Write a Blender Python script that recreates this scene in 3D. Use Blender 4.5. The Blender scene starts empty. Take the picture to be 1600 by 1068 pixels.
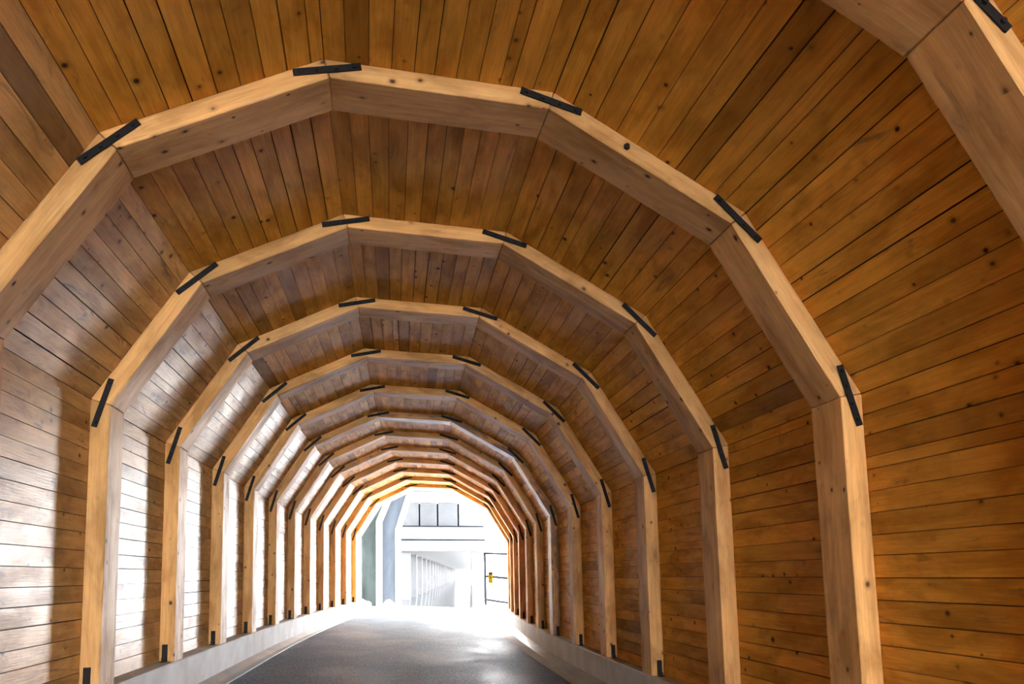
import bpy, bmesh, math, random
from mathutils import Matrix, Vector, noise

random.seed(7)
scene = bpy.context.scene
COL = scene.collection
R = random.random

# ------------------------------------------------------------------ camera
H = 1.67                                   # eye height above the road crown
cam_d = bpy.data.cameras.new('camera')
cam_d.sensor_fit = 'HORIZONTAL'
cam_d.sensor_width = 36.0
cam_d.lens = 1274.26 * 36.0 / 1600.0
cam_d.shift_x = 0.0
cam_d.shift_y = (722.59 - 534.0) / 1600.0
cam_d.clip_end = 2000.0
cam = bpy.data.objects.new('camera', cam_d)
COL.objects.link(cam)
PITCH, ROLL = 0.135389, -0.023254
cp, sp, cr, sr = math.cos(PITCH), math.sin(PITCH), math.cos(ROLL), math.sin(ROLL)
right = Vector((cr, -sp * sr, cp * sr))
up = Vector((-sr, -sp * cr, cp * cr))
fwd = Vector((0, cp, sp))
m = Matrix((right, up, -fwd)).transposed().to_4x4()
m.translation = Vector((0, 0, H))
cam.matrix_world = m
scene.camera = cam

# ------------------------------------------------------------------ world: overcast daylight
world = bpy.data.worlds.new('overcast_sky')
scene.world = world
world.use_nodes = True
wn = world.node_tree.nodes
wn['Background'].inputs[0].default_value = (0.97, 0.985, 1.0, 1)
wn['Background'].inputs[1].default_value = 1.0
world.cycles.sampling_method = 'AUTOMATIC'

# ------------------------------------------------------------------ low hazy sun beyond the far mouth, right of the gallery
sun_d = bpy.data.lights.new('hazy_sun', 'SUN')
sun_d.energy = 0.036
sun_d.angle = math.radians(3.0)
sun_d.color = (0.97, 0.98, 1.0)
sun = bpy.data.objects.new('hazy_sun', sun_d)
COL.objects.link(sun)
SUN_YAW, SUN_EL = math.radians(5.3), math.radians(1.6)
to_sun = Vector((math.sin(SUN_YAW) * math.cos(SUN_EL), math.cos(SUN_YAW) * math.cos(SUN_EL), math.sin(SUN_EL)))
sun.rotation_euler = to_sun.to_track_quat('Z', 'Y').to_euler()

# ------------------------------------------------------------------ exposure
vs = scene.view_settings
vs.view_transform = 'Standard'
vs.look = 'None'
vs.gamma = 1.0
vs.use_curve_mapping = False
vs.exposure = 6.05
scene.cycles.max_bounces = 7
scene.cycles.diffuse_bounces = 6
scene.cycles.glossy_bounces = 3
scene.cycles.sample_clamp_indirect = 12.0

# ------------------------------------------------------------------ arch geometry and the curve it follows
K = 0.0671                                 # crossfall of the curve: left side higher
RX = [-0.466, -0.860, -1.234, -1.569, -1.906, -2.226, -2.491, -2.727, -2.931, -3.107, -3.247, -3.360]
RY = [5.732, 8.325, 10.885, 13.423, 15.997, 18.614, 21.118, 23.619, 26.133, 28.632, 31.124, 33.610]
RW = [-0.1744, -0.1605, -0.1435, -0.1285, -0.1160, -0.1036, -0.0918, -0.0806, -0.0697, -0.0592, -0.0489, -0.0385]
ST = {i + 1: (RX[i], RY[i], RW[i]) for i in range(12)}
x, y, w = ST[1]
for i in range(0, -12, -1):                 # the near part of the tunnel, towards and behind the viewer
    w2 = w - (0.012 if i > -4 else 0.0)
    a = (w + w2) / 2
    x, y, w = x - 2.58 * math.sin(a), y - 2.58 * math.cos(a), w2
    ST[i] = (x, y, w)
NEAR, FAR = -8, 12
Z0, Z1 = -1.2011, 1.5213
INNER = [(-3.09, Z0), (-3.10, Z1), (-2.2786, 2.8506), (-0.8288, 3.6093), (0.8288, 3.6093), (2.2786, 2.8506), (3.10, Z1), (3.09, Z0)]
OUTER = [(-3.27, Z0), (-3.283, 1.565), (-2.402, 2.955), (-0.873, 3.752), (0.873, 3.752), (2.402, 2.955), (3.283, 1.565), (3.27, Z0)]
DEPTH = 0.44                               # width of a rib along the tunnel
ZR = Z0 - 0.47                             # road level under the plinth tops


def P(i, u, z, n=0.0):
    """station i, across u, height z over the arch datum, n along the tunnel"""
    X, Y, W = ST[i]
    c, s = math.cos(W), math.sin(W)
    return Vector((X + u * c + n * s, Y - u * s + n * c, z - K * u + H))


def tangent(i):
    W = ST[i][2]
    return Vector((math.sin(W), math.cos(W), 0))


# ------------------------------------------------------------------ materials
def new_mat(name):
    mt = bpy.data.materials.new(name)
    mt.use_nodes = True
    nt = mt.node_tree
    return mt, nt, nt.nodes, nt.links, nt.nodes['Principled BSDF']


def ramp(nodes, stops):
    r = nodes.new('ShaderNodeValToRGB')
    e = r.color_ramp.elements
    while len(e) < len(stops):
        e.new(0.5)
    for k, (p, c) in enumerate(stops):
        e[k].position = p
        e[k].color = (c[0], c[1], c[2], 1) if not isinstance(c, (int, float)) else (c, c, c, 1)
    return r


def scaled(nodes, links, src, sc):
    mp = nodes.new('ShaderNodeMapping')
    mp.inputs['Scale'].default_value = sc
    links.new(src, mp.inputs['Vector'])
    return mp.outputs[0]


def noise_node(nodes, links, vec, scale, detail=4, rough=0.55, dist=0.0):
    n = nodes.new('ShaderNodeTexNoise')
    n.inputs['Scale'].default_value = scale
    n.inputs['Detail'].default_value = detail
    n.inputs['Roughness'].default_value = rough
    n.inputs['Distortion'].default_value = dist
    links.new(vec, n.inputs['Vector'])
    return n.outputs['Fac']


def mix(nodes, links, mode, fac, a, b):
    mx = nodes.new('ShaderNodeMix')
    mx.data_type = 'RGBA'
    mx.blend_type = mode
    for sock, v in ((mx.inputs[0], fac), (mx.inputs[6], a), (mx.inputs[7], b)):
        if hasattr(v, 'is_linked'):
            links.new(v, sock)
        elif isinstance(v, (int, float)):
            sock.default_value = v
        else:
            sock.default_value = (v[0], v[1], v[2], 1)
    return mx.outputs[2]


def wood(name, light, dark, rough, spec, weather, st0=0.62, st1=0.72):
    mt, nt, N, L, bs = new_mat(name)
    at = N.new('ShaderNodeAttribute'); at.attribute_name = 'loc'
    tn = N.new('ShaderNodeAttribute'); tn.attribute_name = 'tone'
    v = at.outputs['Vector']
    g1 = noise_node(N, L, scaled(N, L, v, (0.5, 8, 8)), 2.0, 5, 0.6, 0.5)
    g2 = noise_node(N, L, scaled(N, L, v, (3, 70, 70)), 1.0, 4, 0.6)
    bl = noise_node(N, L, scaled(N, L, v, (1.0, 2.6, 2.6)), 1.3, 4, 0.6, 0.4)
    saw = N.new('ShaderNodeTexWave')
    saw.wave_type = 'BANDS'; saw.bands_direction = 'X'
    saw.inputs['Scale'].default_value = 26.0
    saw.inputs['Distortion'].default_value = 1.2
    saw.inputs['Detail'].default_value = 1.0
    L.new(v, saw.inputs['Vector'])
    r1 = ramp(N, [(0.30, dark), (0.70, light)])
    L.new(g1, r1.inputs[0])
    r2 = ramp(N, [(0.25, 0.80), (0.75, 1.06)])
    L.new(g2, r2.inputs[0])
    c = mix(N, L, 'MULTIPLY', 1.0, r1.outputs[0], r2.outputs[0])
    # patches of different colour along the board
    r3 = ramp(N, [(0.36, (0.66, 0.60, 0.52)), (0.52, (1.0, 1.0, 1.0)), (0.68, (1.18, 1.15, 1.08))])
    L.new(bl, r3.inputs[0])
    c = mix(N, L, 'MULTIPLY', 0.85, c, r3.outputs[0])
    # dark water stains on some boards
    st = noise_node(N, L, scaled(N, L, v, (0.9, 5.0, 5.0)), 1.6, 5, 0.62, 1.2)
    r4 = ramp(N, [(st0, 0.0), (st1, 1.0)])
    L.new(st, r4.inputs[0])
    fs = N.new('ShaderNodeMath'); fs.operation = 'MULTIPLY'
    L.new(r4.outputs[0], fs.inputs[0]); fs.inputs[1].default_value = weather
    c = mix(N, L, 'MIX', fs.outputs[0], c, (0.16, 0.095, 0.05))
    # per piece tone
    r5 = ramp(N, [(0.0, (0.50, 0.47, 0.46)), (0.025, (0.62, 0.59, 0.56)), (0.045, (0.86, 0.84, 0.80)), (0.5, (1.0, 1.0, 1.0)), (1.0, (1.14, 1.10, 1.02))])
    L.new(tn.outputs['Fac'], r5.inputs[0])
    c = mix(N, L, 'MULTIPLY', 1.0, c, r5.outputs[0])
    # knots
    vo = N.new('ShaderNodeTexVoronoi')
    vo.inputs['Scale'].default_value = 1.0
    vn = N.new('ShaderNodeVectorMath'); vn.operation = 'ADD'
    no = N.new('ShaderNodeTexNoise'); no.inputs['Scale'].default_value = 20.0
    L.new(v, no.inputs['Vector'])
    ns = N.new('ShaderNodeVectorMath'); ns.operation = 'SCALE'; ns.inputs['Scale'].default_value = 0.05
    L.new(no.outputs['Color'], ns.inputs[0])
    L.new(scaled(N, L, v, (4.6, 6.0, 6.0)), vn.inputs[0])
    L.new(ns.outputs[0], vn.inputs[1])
    L.new(vn.outputs[0], vo.inputs['Vector'])
    sx = N.new('ShaderNodeSeparateColor')
    L.new(vo.outputs['Color'], sx.inputs[0])
    ma = N.new('ShaderNodeMath'); ma.operation = 'MULTIPLY_ADD'
    L.new(sx.outputs[0], ma.inputs[0]); ma.inputs[1].default_value = 1.15; ma.inputs[2].default_value = 0.04
    dv = N.new('ShaderNodeMath'); dv.operation = 'DIVIDE'
    L.new(vo.outputs['Distance'], dv.inputs[0]); L.new(ma.outputs[0], dv.inputs[1])
    rk = ramp(N, [(0.06, 1.0), (0.10, 0.75), (0.13, 0.28), (0.24, 0.0)])
    L.new(dv.outputs[0], rk.inputs[0])
    c = mix(N, L, 'MIX', rk.outputs[0], c, (0.060, 0.022, 0.008))
    L.new(c, bs.inputs['Base Color'])
    rr = ramp(N, [(0.3, rough + 0.10), (0.7, rough - 0.06)])
    L.new(bl, rr.inputs[0])
    L.new(rr.outputs[0], bs.inputs['Roughness'])
    bs.inputs['Specular IOR Level'].default_value = spec
    # relief
    ad = N.new('ShaderNodeMath'); ad.operation = 'MULTIPLY_ADD'
    L.new(saw.outputs['Fac'], ad.inputs[0]); ad.inputs[1].default_value = 0.16
    L.new(g2, ad.inputs[2])
    bp = N.new('ShaderNodeBump')
    bp.inputs['Strength'].default_value = 0.45
    bp.inputs['Distance'].default_value = 0.004
    L.new(ad.outputs[0], bp.inputs['Height'])
    L.new(bp.outputs[0], bs.inputs['Normal'])
    return mt


M_BOARD = wood('plank_wood', (0.82, 0.420, 0.068), (0.66, 0.305, 0.040), 0.58, 0.08, 0.55)
M_BOARD_W = wood('weathered_glare_plank_wood', (0.76, 0.47, 0.185), (0.60, 0.345, 0.115), 0.46, 0.14, 0.75, 0.58, 0.70)  # left-wall boards: weathered, and paled to stand in for the daylight glare
M_BEAM = wood('beam_wood', (0.71, 0.435, 0.185), (0.56, 0.315, 0.115), 0.60, 0.13, 0.50, 0.60, 0.74)
M_BEAM_WET = wood('water_stained_beam_wood', (0.60, 0.33, 0.11), (0.40, 0.20, 0.06), 0.45, 0.4, 0.95, 0.46, 0.56)


def plain(name, col, rough=0.6, metal=0.0, spec=0.5, nscale=0, ncol=None, bump=0.0, coords='Object', stretch=(1, 1, 1)):
    mt, nt, N, L, bs = new_mat(name)
    bs.inputs['Base Color'].default_value = (*col, 1)
    bs.inputs['Roughness'].default_value = rough
    bs.inputs['Metallic'].default_value = metal
    bs.inputs['Specular IOR Level'].default_value = spec
    if nscale:
        tc = N.new('ShaderNodeTexCoord')
        v = scaled(N, L, tc.outputs[coords], stretch)
        f = noise_node(N, L, v, nscale, 6, 0.62, 0.3)
        r = ramp(N, [(0.32, ncol), (0.68, col)])
        L.new(f, r.inputs[0])
        L.new(r.outputs[0], bs.inputs['Base Color'])
        if bump:
            b = N.new('ShaderNodeBump')
            b.inputs['Strength'].default_value = bump
            b.inputs['Distance'].default_value = 0.01
            f2 = noise_node(N, L, v, nscale * 9, 4, 0.6)
            L.new(f2, b.inputs['Height'])
            L.new(b.outputs[0], bs.inputs['Normal'])
    return mt


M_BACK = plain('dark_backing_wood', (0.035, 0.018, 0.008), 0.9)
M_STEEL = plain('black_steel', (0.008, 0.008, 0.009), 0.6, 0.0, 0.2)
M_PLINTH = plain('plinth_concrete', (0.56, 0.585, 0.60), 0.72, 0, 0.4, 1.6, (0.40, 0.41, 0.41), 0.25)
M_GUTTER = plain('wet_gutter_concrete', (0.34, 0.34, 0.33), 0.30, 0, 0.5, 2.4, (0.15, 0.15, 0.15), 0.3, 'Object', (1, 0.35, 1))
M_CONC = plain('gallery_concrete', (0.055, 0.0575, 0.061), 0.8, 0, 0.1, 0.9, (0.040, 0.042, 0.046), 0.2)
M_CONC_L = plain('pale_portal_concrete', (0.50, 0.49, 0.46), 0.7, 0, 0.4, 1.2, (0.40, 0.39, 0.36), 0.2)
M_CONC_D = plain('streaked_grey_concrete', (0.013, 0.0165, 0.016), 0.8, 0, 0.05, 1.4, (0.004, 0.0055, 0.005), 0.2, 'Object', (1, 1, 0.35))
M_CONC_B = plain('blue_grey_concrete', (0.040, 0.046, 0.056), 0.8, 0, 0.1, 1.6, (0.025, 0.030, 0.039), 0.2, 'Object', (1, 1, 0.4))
M_GROUND = plain('pale_wet_gravel', (0.70, 0.70, 0.69), 0.55, 0, 0.4, 1.2, (0.58, 0.58, 0.57), 0.3)
M_WETFLOOR = plain('wet_gallery_floor', (0.020, 0.022, 0.025), 0.10, 0, 0.5, 0.6, (0.012, 0.013, 0.015), 0.02)
M_BANK = plain('brown_bank', (0.20, 0.12, 0.055), 0.9, 0, 0.3, 1.5, (0.06, 0.05, 0.02), 0.4)
M_GATE = plain('dark_gate_steel', (0.004, 0.0045, 0.006), 0.8, 0.0, 0.05)
M_WIRE = plain('dull_wire', (0.02, 0.02, 0.02), 0.8, 0.0, 0.1)
M_YELLOW = plain('yellow_sign_paint', (0.040, 0.024, 0.0004), 0.9, 0, 0.0)
M_BROWN = plain('brown_sign_paint', (0.008, 0.0035, 0.0008), 0.9, 0, 0.0)
M_ROCK = plain('pale_rock', (0.30, 0.30, 0.29), 0.8, 0, 0.4, 3.0, (0.15, 0.15, 0.14), 0.5)
M_MOSS = plain('moss', (0.10, 0.12, 0.02), 0.95, 0, 0.2, 8.0, (0.05, 0.07, 0.012), 0.6)


def asphalt():
    mt, nt, N, L, bs = new_mat('damp_asphalt')
    tc = N.new('ShaderNodeTexCoord')
    v = tc.outputs['Object']
    fine = noise_node(N, L, v, 26.0, 4, 0.75)
    mid = noise_node(N, L, scaled(N, L, v, (1, 0.5, 1)), 0.8, 5, 0.6, 0.6)
    rc = ramp(N, [(0.40, (0.020, 0.036, 0.072)), (0.62, (0.150, 0.245, 0.420))])
    L.new(fine, rc.inputs[0])
    c = mix(N, L, 'MULTIPLY', 0.35, rc.outputs[0], mid)
    L.new(c, bs.inputs['Base Color'])
    rr = ramp(N, [(0.34, 0.48), (0.62, 0.66)])
    L.new(mid, rr.inputs[0])
    L.new(rr.outputs[0], bs.inputs['Roughness'])
    bs.inputs['Specular IOR Level'].default_value = 0.25
    b = N.new('ShaderNodeBump')
    b.inputs['Strength'].default_value = 0.9
    b.inputs['Distance'].default_value = 0.008
    L.new(fine, b.inputs['Height'])
    L.new(b.outputs[0], bs.inputs['Normal'])
    return mt


M_ASPHALT = asphalt()


# ------------------------------------------------------------------ object helpers
def link(name, me, mat, parent=None, mw=None):
    o = bpy.data.objects.new(name, me)
    if mat and not me.materials:
        me.materials.append(mat)
    COL.objects.link(o)
    mw = mw or Matrix.Identity(4)
    if parent:
        o.parent = parent
        o.matrix_parent_inverse = WORLD[parent.name].inverted()
    o.matrix_basis = mw
    WORLD[o.name] = mw.copy()
    return o


WORLD = {}


def tag(o, label=None, cat=None, group=None, kind=None):
    if label: o['label'] = label
    if cat: o['category'] = cat
    if group: o['group'] = group
    if kind: o['kind'] = kind
    return o


def empty(name, loc):
    o = bpy.data.objects.new(name, None)
    o.empty_display_size = 0.2
    COL.objects.link(o)
    mw = Matrix.Translation(loc)
    o.matrix_basis = mw
    WORLD[o.name] = mw
    return o


BOX_F = [(0, 3, 2, 1), (4, 5, 6, 7), (0, 1, 5, 4), (1, 2, 6, 5), (2, 3, 7, 6), (3, 0, 4, 7)]


def mesh_from(name, verts, faces):
    me = bpy.data.meshes.new(name)
    me.from_pydata([tuple(v) for v in verts], [], faces)
    me.update()
    return me


def add_attrs(me, locs, tones):
    a = me.attributes.new('loc', 'FLOAT_VECTOR', 'POINT')
    a.data.foreach_set('vector', [c for v in locs for c in v])
    t = me.attributes.new('tone', 'FLOAT', 'POINT')
    t.data.foreach_set('value', tones)


def frame(origin, xdir, zdir):
    xd = xdir.normalized()
    zd = (zdir - xd * zdir.dot(xd)).normalized()
    yd = zd.cross(xd)
    mm = Matrix((xd, yd, zd)).transposed().to_4x4()
    mm.translation = origin
    return mm


def fix_normals(me, bevel=0.0):
    bm = bmesh.new()
    bm.from_mesh(me)
    bmesh.ops.recalc_face_normals(bm, faces=bm.faces)
    if bevel:
        bmesh.ops.bevel(bm, geom=list(bm.edges), offset=bevel, segments=1, affect='EDGES', profile=0.5)
    bm.to_mesh(me)
    bm.free()


def box_mesh(name, sx, sy, sz, bevel=0.0, center=(0, 0, 0)):
    cx, cy, cz = center
    vs_ = [(cx + a * sx / 2, cy + b * sy / 2, cz + c * sz / 2) for c in (-1, 1) for a, b in ((-1, -1), (1, -1), (1, 1), (-1, 1))]
    me = mesh_from(name, vs_, BOX_F)
    fix_normals(me, bevel)
    return me


def join_boxes(name, boxes, bevel=0.0):
    """boxes: list of 8-vertex lists"""
    V, F = [], []
    for b in boxes:
        o = len(V)
        V += b
        F += [tuple(i + o for i in f) for f in BOX_F]
    me = mesh_from(name, V, F)
    fix_normals(me, bevel)
    return me


def bx(x0, x1, y0, y1, z0, z1):
    return [Vector(v) for v in ((x0, y0, z0), (x1, y0, z0), (x1, y1, z0), (x0, y1, z0), (x0, y0, z1), (x1, y0, z1), (x1, y1, z1), (x0, y1, z1))]


def strip(name, prof, stations, mat, n0=None):
    """sweep a closed profile [(u, z)] through stations [(i, n)]"""
    V, F = [], []
    k = len(prof)
    for i, n in stations:
        V += [P(i, u, z, n) for u, z in prof]
    for s in range(len(stations) - 1):
        for a in range(k):
            b = (a + 1) % k
            F.append((s * k + a, s * k + b, (s + 1) * k + b, (s + 1) * k + a))
    F.append(tuple(range(k)))
    F.append(tuple(range((len(stations) - 1) * k, len(stations) * k)))
    me = mesh_from(name, V, F)
    fix_normals(me)
    return link(name, me, mat)


MID = DEPTH / 2
STN = [(i, MID) for i in range(NEAR, FAR + 1)]

# ------------------------------------------------------------------ the shell behind the boards
def off(poly, d):
    """offset the open polygon outwards by d (mitred)"""
    out = []
    n = len(poly)
    for k, (u, z) in enumerate(poly):
        dirs = []
        for a, b in ((k - 1, k), (k, k + 1)):
            if 0 <= a and b < n:
                du, dz = poly[b][0] - poly[a][0], poly[b][1] - poly[a][1]
                l = math.hypot(du, dz)
                dirs.append((-dz / l, du / l))
        nu = sum(q[0] for q in dirs); nz = sum(q[1] for q in dirs)
        l = math.hypot(nu, nz)
        nu, nz = nu / l, nz / l
        c = nu * dirs[0][0] + nz * dirs[0][1]
        out.append((u + nu * d / c, z + nz * d / c))
    return out


SH_I, SH_O = off(OUTER, 0.045), off(OUTER, 0.16)
wall_left = strip('wall_left', SH_I[0:3] + SH_O[0:3][::-1], STN, M_BACK)
ceiling = strip('ceiling', SH_I[2:6] + SH_O[2:6][::-1], STN, M_BACK)
wall_right = strip('wall_right', SH_I[5:8] + SH_O[5:8][::-1], STN, M_BACK)
tag(wall_left, 'left tunnel wall of horizontal orange brown planks', kind='structure')
tag(ceiling, 'vaulted tunnel ceiling of orange brown planks', kind='structure')
tag(wall_right, 'right tunnel wall of horizontal orange brown planks', kind='structure')

FACET_OWNER = [wall_left, wall_left, ceiling, ceiling, ceiling, wall_right, wall_right]
SINGLE = {wall_left.name: range(0, 11), ceiling.name: range(0, 9), wall_right.name: range(-1, 10)}
rl = random.Random(31)
stuff = {}
for bay in range(NEAR, FAR):
    for f in range(7):
        owner = FACET_OWNER[f]
        (ua, za), (ub, zb) = OUTER[f], OUTER[f + 1]
        length = math.hypot(ub - ua, zb - za)
        n = max(3, round(length / 0.166))
        ws = [rl.choice([1, 1, 1, 1.02, 0.97, 1.06, 0.92]) for _ in range(n)]
        if rl.random() < 0.5:
            ws[rl.randrange(n)] = 0.58
        tot = sum(ws)
        t = 0.0
        for k in range(n):
            t0, t1 = t / tot, (t + ws[k]) / tot
            t += ws[k]
            g = rl.uniform(0.004, 0.008) if rl.random() < 0.8 else rl.uniform(0.009, 0.014)
            e = g / length / 1.0
            proud = rl.uniform(-0.005, 0.003)
            pts = []
            for st, nn in ((bay, MID), (bay + 1, MID)):
                for tt in (t0 + e / 2, t1 - e / 2):
                    pts.append(P(st, ua + (ub - ua) * tt, za + (zb - za) * tt, nn))
            a0, b0, a1, b1 = pts            # a: low t, b: high t; 0 near, 1 far
            xd = ((a1 + b1) - (a0 + b0))
            yd = ((b0 + b1) - (a0 + a1))
            nrm = xd.cross(yd).normalized()
            mid_p = (a0 + a1 + b0 + b1) / 4
            ctr = P(bay, 0, 1.0, 1.3)
            if nrm.dot(mid_p - ctr) < 0:
                nrm = -nrm                  # points outwards
            inn = [a0, a1, b1, b0]
            inn = [q - nrm * proud for q in inn]
            outv = [q + nrm * (0.032 + proud) for q in inn]
            mw = frame(mid_p, xd, nrm)
            inv = mw.inverted()
            loc = [inv @ q for q in inn + outv]
            rnd = Vector((rl.uniform(0, 40), rl.uniform(0, 40), rl.uniform(0, 40)))
            tone = rl.random()
            if bay in SINGLE[owner.name]:
                me = mesh_from('plank', loc, BOX_F)
                fix_normals(me)
                add_attrs(me, [q + rnd for q in loc], [tone] * 8)
                link('plank', me, M_BOARD_W if f < 2 else M_BOARD, owner, mw)
            else:
                s = stuff.setdefault(owner.name, ([], [], [], []))
                o0 = len(s[0])
                s[0].extend(inn + outv)
                s[1].extend([tuple(i + o0 for i in ff) for ff in BOX_F])
                s[2].extend([q + rnd for q in loc])
                s[3].extend([tone] * 8)
for owner in (wall_left, ceiling, wall_right):
    V, F, A, T = stuff[owner.name]
    me = mesh_from('far_planks', V, F)
    fix_normals(me)
    add_attrs(me, A, T)
    tag(link('far_planks', me, M_BOARD_W if owner is wall_left else M_BOARD, owner), kind='stuff')

# ------------------------------------------------------------------ concrete plinths, gutters, road
PL_ST = [(NEAR, 0.0)] + STN[1:] + [(FAR, 1.9)]
PIN = 3.075
for side, nm in ((-1, 'baseboard_left'), (1, 'baseboard_right')):
    prof = [(side * PIN, Z0), (side * (PIN + 0.02), ZR - 0.15), (side * 3.75, ZR - 0.15), (side * 3.75, Z0)]
    # small chamfer on the inner top edge
    prof = [(side * (PIN + 0.015), Z0)] + [(side * PIN, Z0 - 0.018)] + prof[1:]
    o = strip(nm, prof, PL_ST, M_PLINTH)
    tag(o, 'pale concrete plinth under the %s plank wall' % ('left' if side < 0 else 'right'), kind='structure')
UL, UR = -2.78, 2.52
for (ua, ub), nm, lab in (((-3.09, UL), 'trim_1', 'grey concrete gutter along the left plinth'), ((UR, 3.09), 'trim_2', 'wet concrete gutter along the right plinth')):
    s = -1 if ua < 0 else 1
    inner, outer = (ub, ua) if s < 0 else (ua, ub)
    w_ = outer - inner
    prof = [(inner, ZR + 0.012), (inner + w_ * 0.35, ZR - 0.012), (inner + w_ * 0.55, ZR - 0.016), (outer, ZR + 0.05), (outer, ZR - 0.2), (inner, ZR - 0.2)]
    tag(strip(nm, prof, PL_ST, M_GUTTER), lab, kind='structure')

floor_st = PL_ST + [(FAR, 6.0)]
prof = [(UL + 0.004, ZR), (0, ZR + 0.035), (UR - 0.004, ZR), (UR - 0.004, ZR - 0.2), (UL + 0.004, ZR - 0.2)]
tag(strip('floor', prof, floor_st, M_ASPHALT), 'damp dark grey asphalt roadway curving through the tunnel', kind='structure')

# pale portal collar beyond the last rib
CI, CO = off(INNER, 0.06), off(INNER, 0.75)
collar = strip('trim_3', CI + CO[::-1], [(FAR, DEPTH + 0.004), (FAR, 1.9)], M_CONC_L)
tag(collar, 'pale concrete collar around the far tunnel mouth', kind='structure')

# ------------------------------------------------------------------ timber arches
ORD = {0: 'nearest timber arch, cut off by the upper right corner of the frame',
       1: 'large timber arch whose crown spans the top, left post outside the frame',
       2: 'timber arch right behind the large crown-spanning one, left foot at the bottom edge',
       3: 'third timber arch counting the large crown-spanning one as the first',
       4: 'fourth timber arch counting the large crown-spanning one as the first',
       5: 'timber arch just in front of the one with the water-stained crown',
       6: 'timber arch with a dark water stain along its crown',
       7: 'timber arch just behind the one with the water-stained crown',
       8: 'fifth timber arch counted from the far tunnel mouth',
       9: 'fourth timber arch counted from the far tunnel mouth',
       10: 'third timber arch counted from the far tunnel mouth',
       11: 'second last timber arch before the far tunnel mouth',
       12: 'last timber arch, framing the bright far tunnel mouth'}
bolt_bm = bmesh.new()
bmesh.ops.create_cone(bolt_bm, cap_ends=True, segments=6, radius1=0.017, radius2=0.015, depth=0.016)
BOLT = bpy.data.meshes.new('bolt'); bolt_bm.to_mesh(BOLT); bolt_bm.free()
BOLT.materials.append(M_STEEL)
PLATE = box_mesh('steel_plate', 0.50, 0.054, 0.012, 0.002)
PLATE.materials.append(M_STEEL)
BRK = join_boxes('foot_bracket', [bx(-0.033, 0.033, -0.011, 0.0, 0.0, 0.21), bx(-0.036, 0.036, -0.10, -0.0105, 0.0, 0.012), bx(-0.022, 0.022, -0.075, -0.0105, 0.0125, 0.055)], 0.002)
BRK.materials.append(M_STEEL)

ra = random.Random(5)
for i in range(0, FAR + 1):
    T = tangent(i)
    root = empty('timber_arch', P(i, 0, ZR, MID))
    tag(root, ORD[i], 'arch', 'timber arches lining the tunnel')
    for f in range(7):
        gap = 0.0018
        def edge(q, other):
            d = Vector((other[0] - q[0], other[1] - q[1])); d.normalize()
            return (q[0] + d.x * gap, q[1] + d.y * gap)
        i0, i1, o0, o1 = INNER[f], INNER[f + 1], OUTER[f], OUTER[f + 1]
        if f == 0: o0 = (OUTER[0][0], Z0)
        e0, e1 = edge(i0, i1), edge(i1, i0)
        p0, p1 = edge(o0, o1), edge(o1, o0)
        jit = ra.uniform(-0.006, 0.006)
        ring = [P(i, *e0, jit), P(i, *e1, jit), P(i, *p1, jit), P(i, *p0, jit)]
        ring2 = [q + T * DEPTH for q in ring]
        mid_p = sum(ring + ring2, Vector()) / 8
        xd = ring[1] - ring[0]
        mw = frame(mid_p, xd, -T)
        inv = mw.inverted()
        me = mesh_from('post' if f in (0, 6) else 'beam', [inv @ q for q in ring + ring2], BOX_F)
        fix_normals(me, 0.007 if i < 8 else 0.0)
        rnd = Vector((ra.uniform(0, 60), ra.uniform(0, 60), ra.uniform(0, 60)))
        tone = 0.08 + 0.92 * ra.random()
        add_attrs(me, [v.co + rnd for v in me.vertices], [tone] * len(me.vertices))
        link(me.name.split('.')[0], me, M_BEAM_WET if (i == 6 and f >= 3) else M_BEAM, root, mw)
    for j in range(1, 7):
        ji, jo = INNER[j], OUTER[j]
        cu, cz = ji[0] + (jo[0] - ji[0]) * 0.38, ji[1] + (jo[1] - ji[1]) * 0.38
        a, b = P(i, *INNER[j - 1]), P(i, *INNER[j])
        c2 = P(i, *INNER[j + 1])
        xd = (b - a).normalized() + (c2 - b).normalized()
        pos = P(i, cu, cz) - T * 0.0135
        mw = frame(pos, xd, -T)
        pl = link('steel_plate', PLATE, M_STEEL, root, mw)
        if i <= 6:
            for bxp in (-0.20, -0.07, 0.07, 0.20):
                link('bolt', BOLT, M_STEEL, pl, mw @ Matrix.Translation((bxp, 0, 0.0142)))
    for s in (-1, 1):
        pos = P(i, s * 3.20, Z0 + 0.002) - T * 0.0075
        mw = Matrix.Rotation(-ST[i][2], 4, 'Z')
        mw.translation = pos
        link('foot_bracket', BRK, M_STEEL, root, mw)
    if i == 1:      # dark bolt head on the front of the beam right of the crown
        (ua, za), (ub, zb) = INNER[4], INNER[5]
        t = 0.40
        pos = P(1, ua + (ub - ua) * t + 0.03, za + (zb - za) * t + 0.07) - T * 0.012
        mw = frame(pos, Vector((1, 0, 0)), -T) @ Matrix.Scale(1.6, 4)
        link('bolt', BOLT, M_STEEL, root, mw)

# ------------------------------------------------------------------ outside the far mouth
def G(x, y):            # the ground outside keeps the crossfall of the road
    return ZR - K * (x + 3.5) + H


gx0, gx1, gy0, gy1 = -60, 120, 35.52, 300
V = [Vector((a, b, G(a, b) - 0.03 - d)) for d in (0, 0.4) for a, b in ((gx0, gy0), (gx1, gy0), (gx1, gy1), (gx0, gy1))]
me = mesh_from('ground_outside', V, BOX_F); fix_normals(me)
tag(link('ground_outside', me, M_GROUND), 'pale wet open ground beyond the tunnel mouth', kind='structure')
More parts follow.
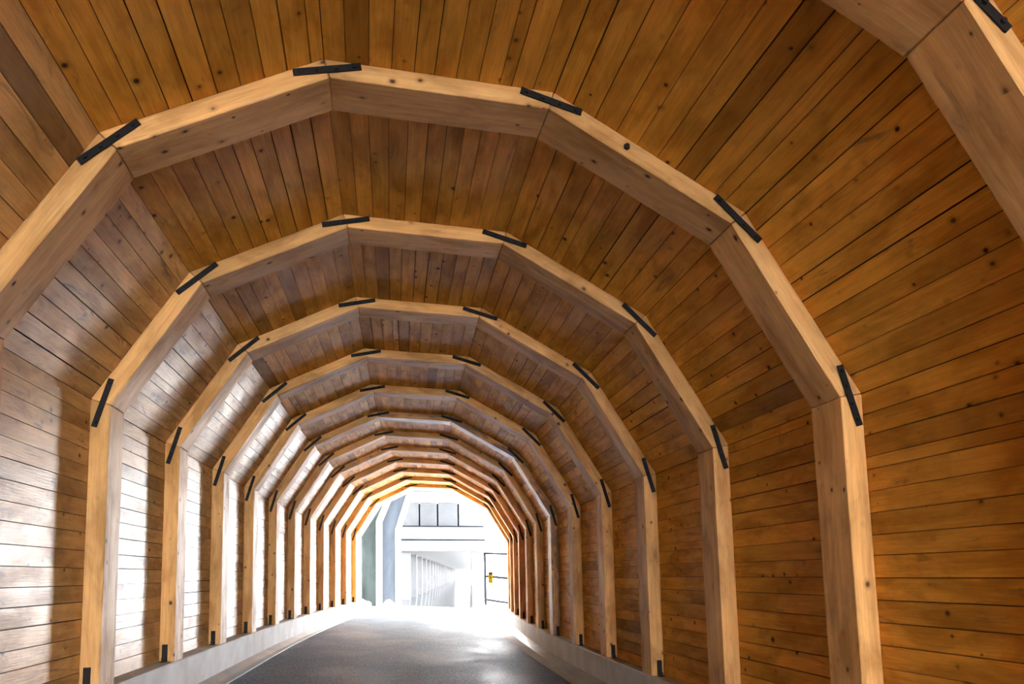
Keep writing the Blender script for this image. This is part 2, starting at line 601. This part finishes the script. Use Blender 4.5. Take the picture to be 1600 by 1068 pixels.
# ground in front of the near mouth, behind the viewer
xn, yn, wnn = ST[NEAR]
V = [Vector((a, b, ZR - K * (a - xn) + H - 0.03 - d)) for d in (0, 0.4) for a, b in ((xn - 40, yn - 60), (xn + 40, yn - 60), (xn + 40, yn - 0.9), (xn - 40, yn - 0.9))]
me = mesh_from('ground_near', V, BOX_F); fix_normals(me)
tag(link('ground_near', me, M_GROUND), 'pale open ground before the near tunnel mouth', kind='structure')

# two concrete frames standing left of the road
def prism(name, pts, y0, y1, mat, parent):
    """pts: polygon in x, z"""
    n = len(pts)
    V = [Vector((a, y0, b)) for a, b in pts] + [Vector((a, y1, b)) for a, b in pts]
    F = [tuple(range(n)), tuple(range(n, 2 * n))] + [(k, (k + 1) % n, n + (k + 1) % n, n + k) for k in range(n)]
    me = mesh_from(name, V, F); fix_normals(me)
    return link(name, me, mat, parent)


gA = G(-7.4, 42) - 0.1
fr = empty('concrete_buttress', (-7.3, 42, gA))
tag(fr, 'dark streaked concrete frame leg just past the left end of the tunnel', 'concrete frame')
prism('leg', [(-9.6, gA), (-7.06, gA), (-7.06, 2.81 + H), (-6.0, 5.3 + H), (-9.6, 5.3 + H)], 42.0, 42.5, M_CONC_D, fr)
prism('lit_edge_rib', [(-7.055, gA), (-6.86, gA), (-6.86, 2.81 + H), (-5.8, 5.3 + H), (-5.995, 5.3 + H), (-7.055, 2.81 + H)], 41.9, 42.6, M_CONC_L, fr)  # pale colour carries the light on the leg's right-facing edge
gB = G(-6.7, 43.5) - 0.1
fr = empty('concrete_buttress', (-6.6, 43.5, gB))
tag(fr, 'blue grey concrete frame leg with a slanting haunch left of the gallery', 'concrete frame')
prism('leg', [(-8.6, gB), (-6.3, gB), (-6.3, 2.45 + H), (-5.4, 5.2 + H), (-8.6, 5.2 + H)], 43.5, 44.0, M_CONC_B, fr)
prism('lit_edge_rib', [(-6.295, gB), (-6.09, gB), (-6.09, 2.45 + H), (-5.19, 5.2 + H), (-5.395, 5.2 + H), (-6.295, 2.45 + H)], 43.4, 44.1, M_CONC_L, fr)  # lit edge of this leg, painted in with the pale concrete

# gallery
KG = 0.028
def Z(z, x): return z - KG * (x + 4.6) + H
def gbox(x0, x1, y0, y1, z0, z1):
    return [Vector((a, b, Z(c, a))) for c in (z0, z1) for a, b in ((x0, y0), (x1, y0), (x1, y1), (x0, y1))]


gal = empty('concrete_gallery', (-4.5, 52, G(-4.5, 52)))
tag(gal, 'long concrete gallery with a row of columns beyond the tunnel mouth', 'gallery')
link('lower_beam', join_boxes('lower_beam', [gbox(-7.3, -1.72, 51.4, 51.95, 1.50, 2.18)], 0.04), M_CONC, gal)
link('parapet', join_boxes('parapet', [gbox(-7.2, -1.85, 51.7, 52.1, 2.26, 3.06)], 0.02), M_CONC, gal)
link('shadow_joint_strip', join_boxes('shadow_joint_strip', [gbox(-7.25, -1.80, 51.62, 51.9, 2.185, 2.255)]), M_GATE, gal)  # near-black strip in place of the shadow line under the parapet
link('shadow_joint_strip', join_boxes('shadow_joint_strip', [gbox(-7.15, -1.90, 51.66, 52.0, 3.065, 3.125)]), M_GATE, gal)
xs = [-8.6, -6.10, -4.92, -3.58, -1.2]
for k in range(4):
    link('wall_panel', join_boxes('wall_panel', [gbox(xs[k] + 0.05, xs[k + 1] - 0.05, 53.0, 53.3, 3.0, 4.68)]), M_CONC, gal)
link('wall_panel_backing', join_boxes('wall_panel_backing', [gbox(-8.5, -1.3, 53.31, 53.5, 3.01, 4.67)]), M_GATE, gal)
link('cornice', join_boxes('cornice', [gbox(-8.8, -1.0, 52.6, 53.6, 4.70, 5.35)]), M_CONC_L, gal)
link('canopy_slab', join_boxes('canopy_slab', [gbox(-12.0, -2.0, 36.6, 53.9, 5.37, 5.75)]), M_CONC, gal)  # roof over the frames, extended out of view to the mouth to shade them
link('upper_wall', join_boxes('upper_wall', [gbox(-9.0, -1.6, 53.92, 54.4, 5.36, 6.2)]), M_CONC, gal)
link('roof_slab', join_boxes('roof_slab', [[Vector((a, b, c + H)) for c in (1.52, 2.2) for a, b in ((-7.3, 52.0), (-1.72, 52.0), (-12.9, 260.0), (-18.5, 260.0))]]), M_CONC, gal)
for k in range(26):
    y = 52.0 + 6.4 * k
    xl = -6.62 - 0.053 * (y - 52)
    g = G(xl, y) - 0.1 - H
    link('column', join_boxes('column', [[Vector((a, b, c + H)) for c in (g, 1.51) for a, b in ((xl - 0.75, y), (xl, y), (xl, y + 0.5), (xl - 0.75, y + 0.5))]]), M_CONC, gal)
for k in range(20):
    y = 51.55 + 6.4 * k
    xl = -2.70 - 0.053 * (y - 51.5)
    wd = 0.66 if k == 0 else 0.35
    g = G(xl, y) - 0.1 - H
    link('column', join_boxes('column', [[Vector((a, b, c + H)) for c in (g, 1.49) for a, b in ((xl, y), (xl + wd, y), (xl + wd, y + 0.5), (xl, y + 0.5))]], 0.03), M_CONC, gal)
# wet floor of the gallery
V = [Vector((a, b, G(a, b) - 0.03 + c)) for c in (0.004, 0.012) for a, b in ((-7.0, 43.8), (-2.3, 44.6), (-12.9, 260.0), (-18.5, 260.0))]
me = mesh_from('gallery_floor', V, BOX_F); fix_normals(me)
tag(link('gallery_floor', me, M_WETFLOOR), 'wet reflecting floor of the concrete gallery', kind='structure')
# earth bank seen between the columns
rb = random.Random(3)
V, F = [], []
nx, ny = 8, 70
for a in range(ny):
    for b in range(nx):
        yy = 50 + a * 2.2
        t = b / (nx - 1)
        xx = -8.6 - 0.065 * (yy - 50) - t * 7
        V.append(Vector((xx + rb.uniform(-.3, .3), yy, G(xx, yy) - 0.3 + 5.5 * t + rb.uniform(-.3, .3) * (t > 0))))
for a in range(ny - 1):
    for b in range(nx - 1):
        F.append((a * nx + b, a * nx + b + 1, (a + 1) * nx + b + 1, (a + 1) * nx + b))
me = mesh_from('earth_bank', V, F)
tag(link('earth_bank', me, M_BANK), 'brown earth bank behind the gallery columns', kind='structure')

# gate with sign
def tube(name, a, b, r, mat, parent, seg=8):
    bm = bmesh.new()
    d = b - a
    bmesh.ops.create_cone(bm, cap_ends=True, segments=seg, radius1=r, radius2=r, depth=d.length)
    me = bpy.data.meshes.new(name); bm.to_mesh(me); bm.free()
    mw = d.to_track_quat('Z', 'Y').to_matrix().to_4x4()
    mw.translation = (a + b) / 2
    return link(name, me, mat, parent, mw)


A0, A1 = Vector((-1.79, 50.0, 0)), Vector((0.25, 46.1, 0))
def gp(t, z): return A0 + (A1 - A0) * t + Vector((0, 0, z + H))
gate = empty('mesh_gate', (-1.79, 50.0, G(-1.79, 50)))
tag(gate, 'dark framed wire mesh gate right of the gallery', 'gate')
zt0, zt1, zb0, zb1 = 1.28, 1.09, -1.49, -1.70
tube('gate_post', Vector((-1.79, 50, G(-1.79, 50) - 0.1)), gp(0, zt0 + 0.03), 0.08, M_GATE, gate)
tube('gate_post', Vector((0.25, 46.1, G(0.25, 46.1) - 0.1)), gp(1, zt1 + 0.03), 0.08, M_GATE, gate)
tube('top_rail', gp(0, zt0), gp(1, zt1), 0.07, M_GATE, gate)
tube('middle_rail', gp(0, -0.10), gp(1, -0.30), 0.08, M_GATE, gate)
tube('bottom_rail', gp(0, zb0), gp(1, zb1), 0.07, M_GATE, gate)
V, F = [], []
def wire(a, b, r=0.0016):
    d = (b - a).normalized()
    s = d.cross(Vector((0.9, 0.43, 0))).normalized() * r
    q = d.cross(s).normalized() * r
    o = len(V)
    V.extend([a + s, a - s * .5 + q, a - s * .5 - q, b + s, b - s * .5 + q, b - s * .5 - q])
    F.extend([(o, o + 1, o + 4, o + 3), (o + 1, o + 2, o + 5, o + 4), (o + 2, o, o + 3, o + 5)])
hgt = 2.75
Lg = (A1 - A0).length
k = -int(hgt / 0.12)
while k * 0.12 < Lg:
    for sgn in (1, -1):
        s0, s1 = k * 0.12, k * 0.12 + hgt
        c0, c1 = max(s0, 0), min(s1, Lg)
        if c1 > c0:
            f0, f1 = (c0 - s0) / hgt, (c1 - s0) / hgt
            if sgn < 0: f0, f1 = 1 - f0, 1 - f1
            def pt(c, f):
                t = c / Lg
                zb = zb0 + (zb1 - zb0) * t; zt = zt0 + (zt1 - zt0) * t
                return gp(t, zb + (zt - zb) * f)
            wire(pt(c0, f0), pt(c1, f1))
    k += 1
me = mesh_from('wire_mesh', V, F)
tag(link('wire_mesh', me, M_WIRE, gate), kind='stuff')
# sign hung on the gate
sd = (A1 - A0).normalized()
nrm = Vector((sd.y, -sd.x, 0))
if nrm.y > 0: nrm = -nrm
t = 0.23
sp0 = gp(t, -0.18) + nrm * 0.13
mw = frame(sp0, sd, nrm)
sign = empty('warning_sign', sp0)
tag(sign, 'small yellow warning sign hung on the mesh gate', 'sign')
link('sign_board', box_mesh('sign_board', 0.62, 0.66, 0.012), M_YELLOW, sign, mw)
link('header_band', box_mesh('header_band', 0.56, 0.13, 0.004), M_BROWN, sign, mw @ Matrix.Translation((0, 0.24, 0.0085)))
tri = mesh_from('pictogram', [(-.09, -.07, 0), (.09, -.07, 0), (0, .09, 0), (-.09, -.07, .004), (.09, -.07, .004), (0, .09, .004)], [(0, 2, 1), (3, 4, 5), (0, 1, 4, 3), (1, 2, 5, 4), (2, 0, 3, 5)])
fix_normals(tri)
link('pictogram', tri, M_BROWN, sign, mw @ Matrix.Translation((0, 0.02, 0.0065)))

# rocks and moss at the left end of the tunnel
def rock(name, loc, sx, sy, sz, mat, seed, label, cat, group=None):
    bm = bmesh.new()
    bmesh.ops.create_icosphere(bm, subdivisions=3, radius=1)
    for v in bm.verts:
        d = 1 + 0.35 * noise.noise(v.co * 1.3 + Vector((seed, 0, 0))) + 0.12 * noise.noise(v.co * 4 + Vector((0, seed, 0)))
        v.co = Vector((v.co.x * sx * d, v.co.y * sy * d, max(v.co.z * sz * d, -0.3 * sz)))
    me = bpy.data.meshes.new(name); bm.to_mesh(me); bm.free()
    o = link(name, me, mat, None, Matrix.Translation(loc))
    return tag(o, label, cat, group)


def on_ground(x, y, s): return Vector((x, y, G(x, y) - 0.03 + 0.29 * s))
rock('boulder', on_ground(-7.35, 39.6, 0.30), 0.42, 0.35, 0.30, M_ROCK, 1.0, 'large pale boulder lying before the dark concrete leg', 'rock', 'rocks by the tunnel end')
rock('boulder', on_ground(-6.35, 41.5, 0.28), 0.28, 0.26, 0.28, M_ROCK, 4.0, 'pale boulder at the foot of the bright-lit concrete edge', 'rock', 'rocks by the tunnel end')
rock('boulder', on_ground(-6.05, 42.6, 0.2), 0.22, 0.2, 0.2, M_ROCK, 9.0, 'small pale rock before the blue grey concrete leg', 'rock', 'rocks by the tunnel end')
rock('moss_clump', on_ground(-7.05, 37.6, 0.14), 0.20, 0.2, 0.14, M_MOSS, 13.0, 'yellow green moss clump at the end of the left plinth', 'moss')
rock('moss_patch', on_ground(-6.1, 39.6, 0.05), 0.85, 0.30, 0.05, M_MOSS, 17.0, 'flat strip of yellow green moss along the road edge', 'moss')
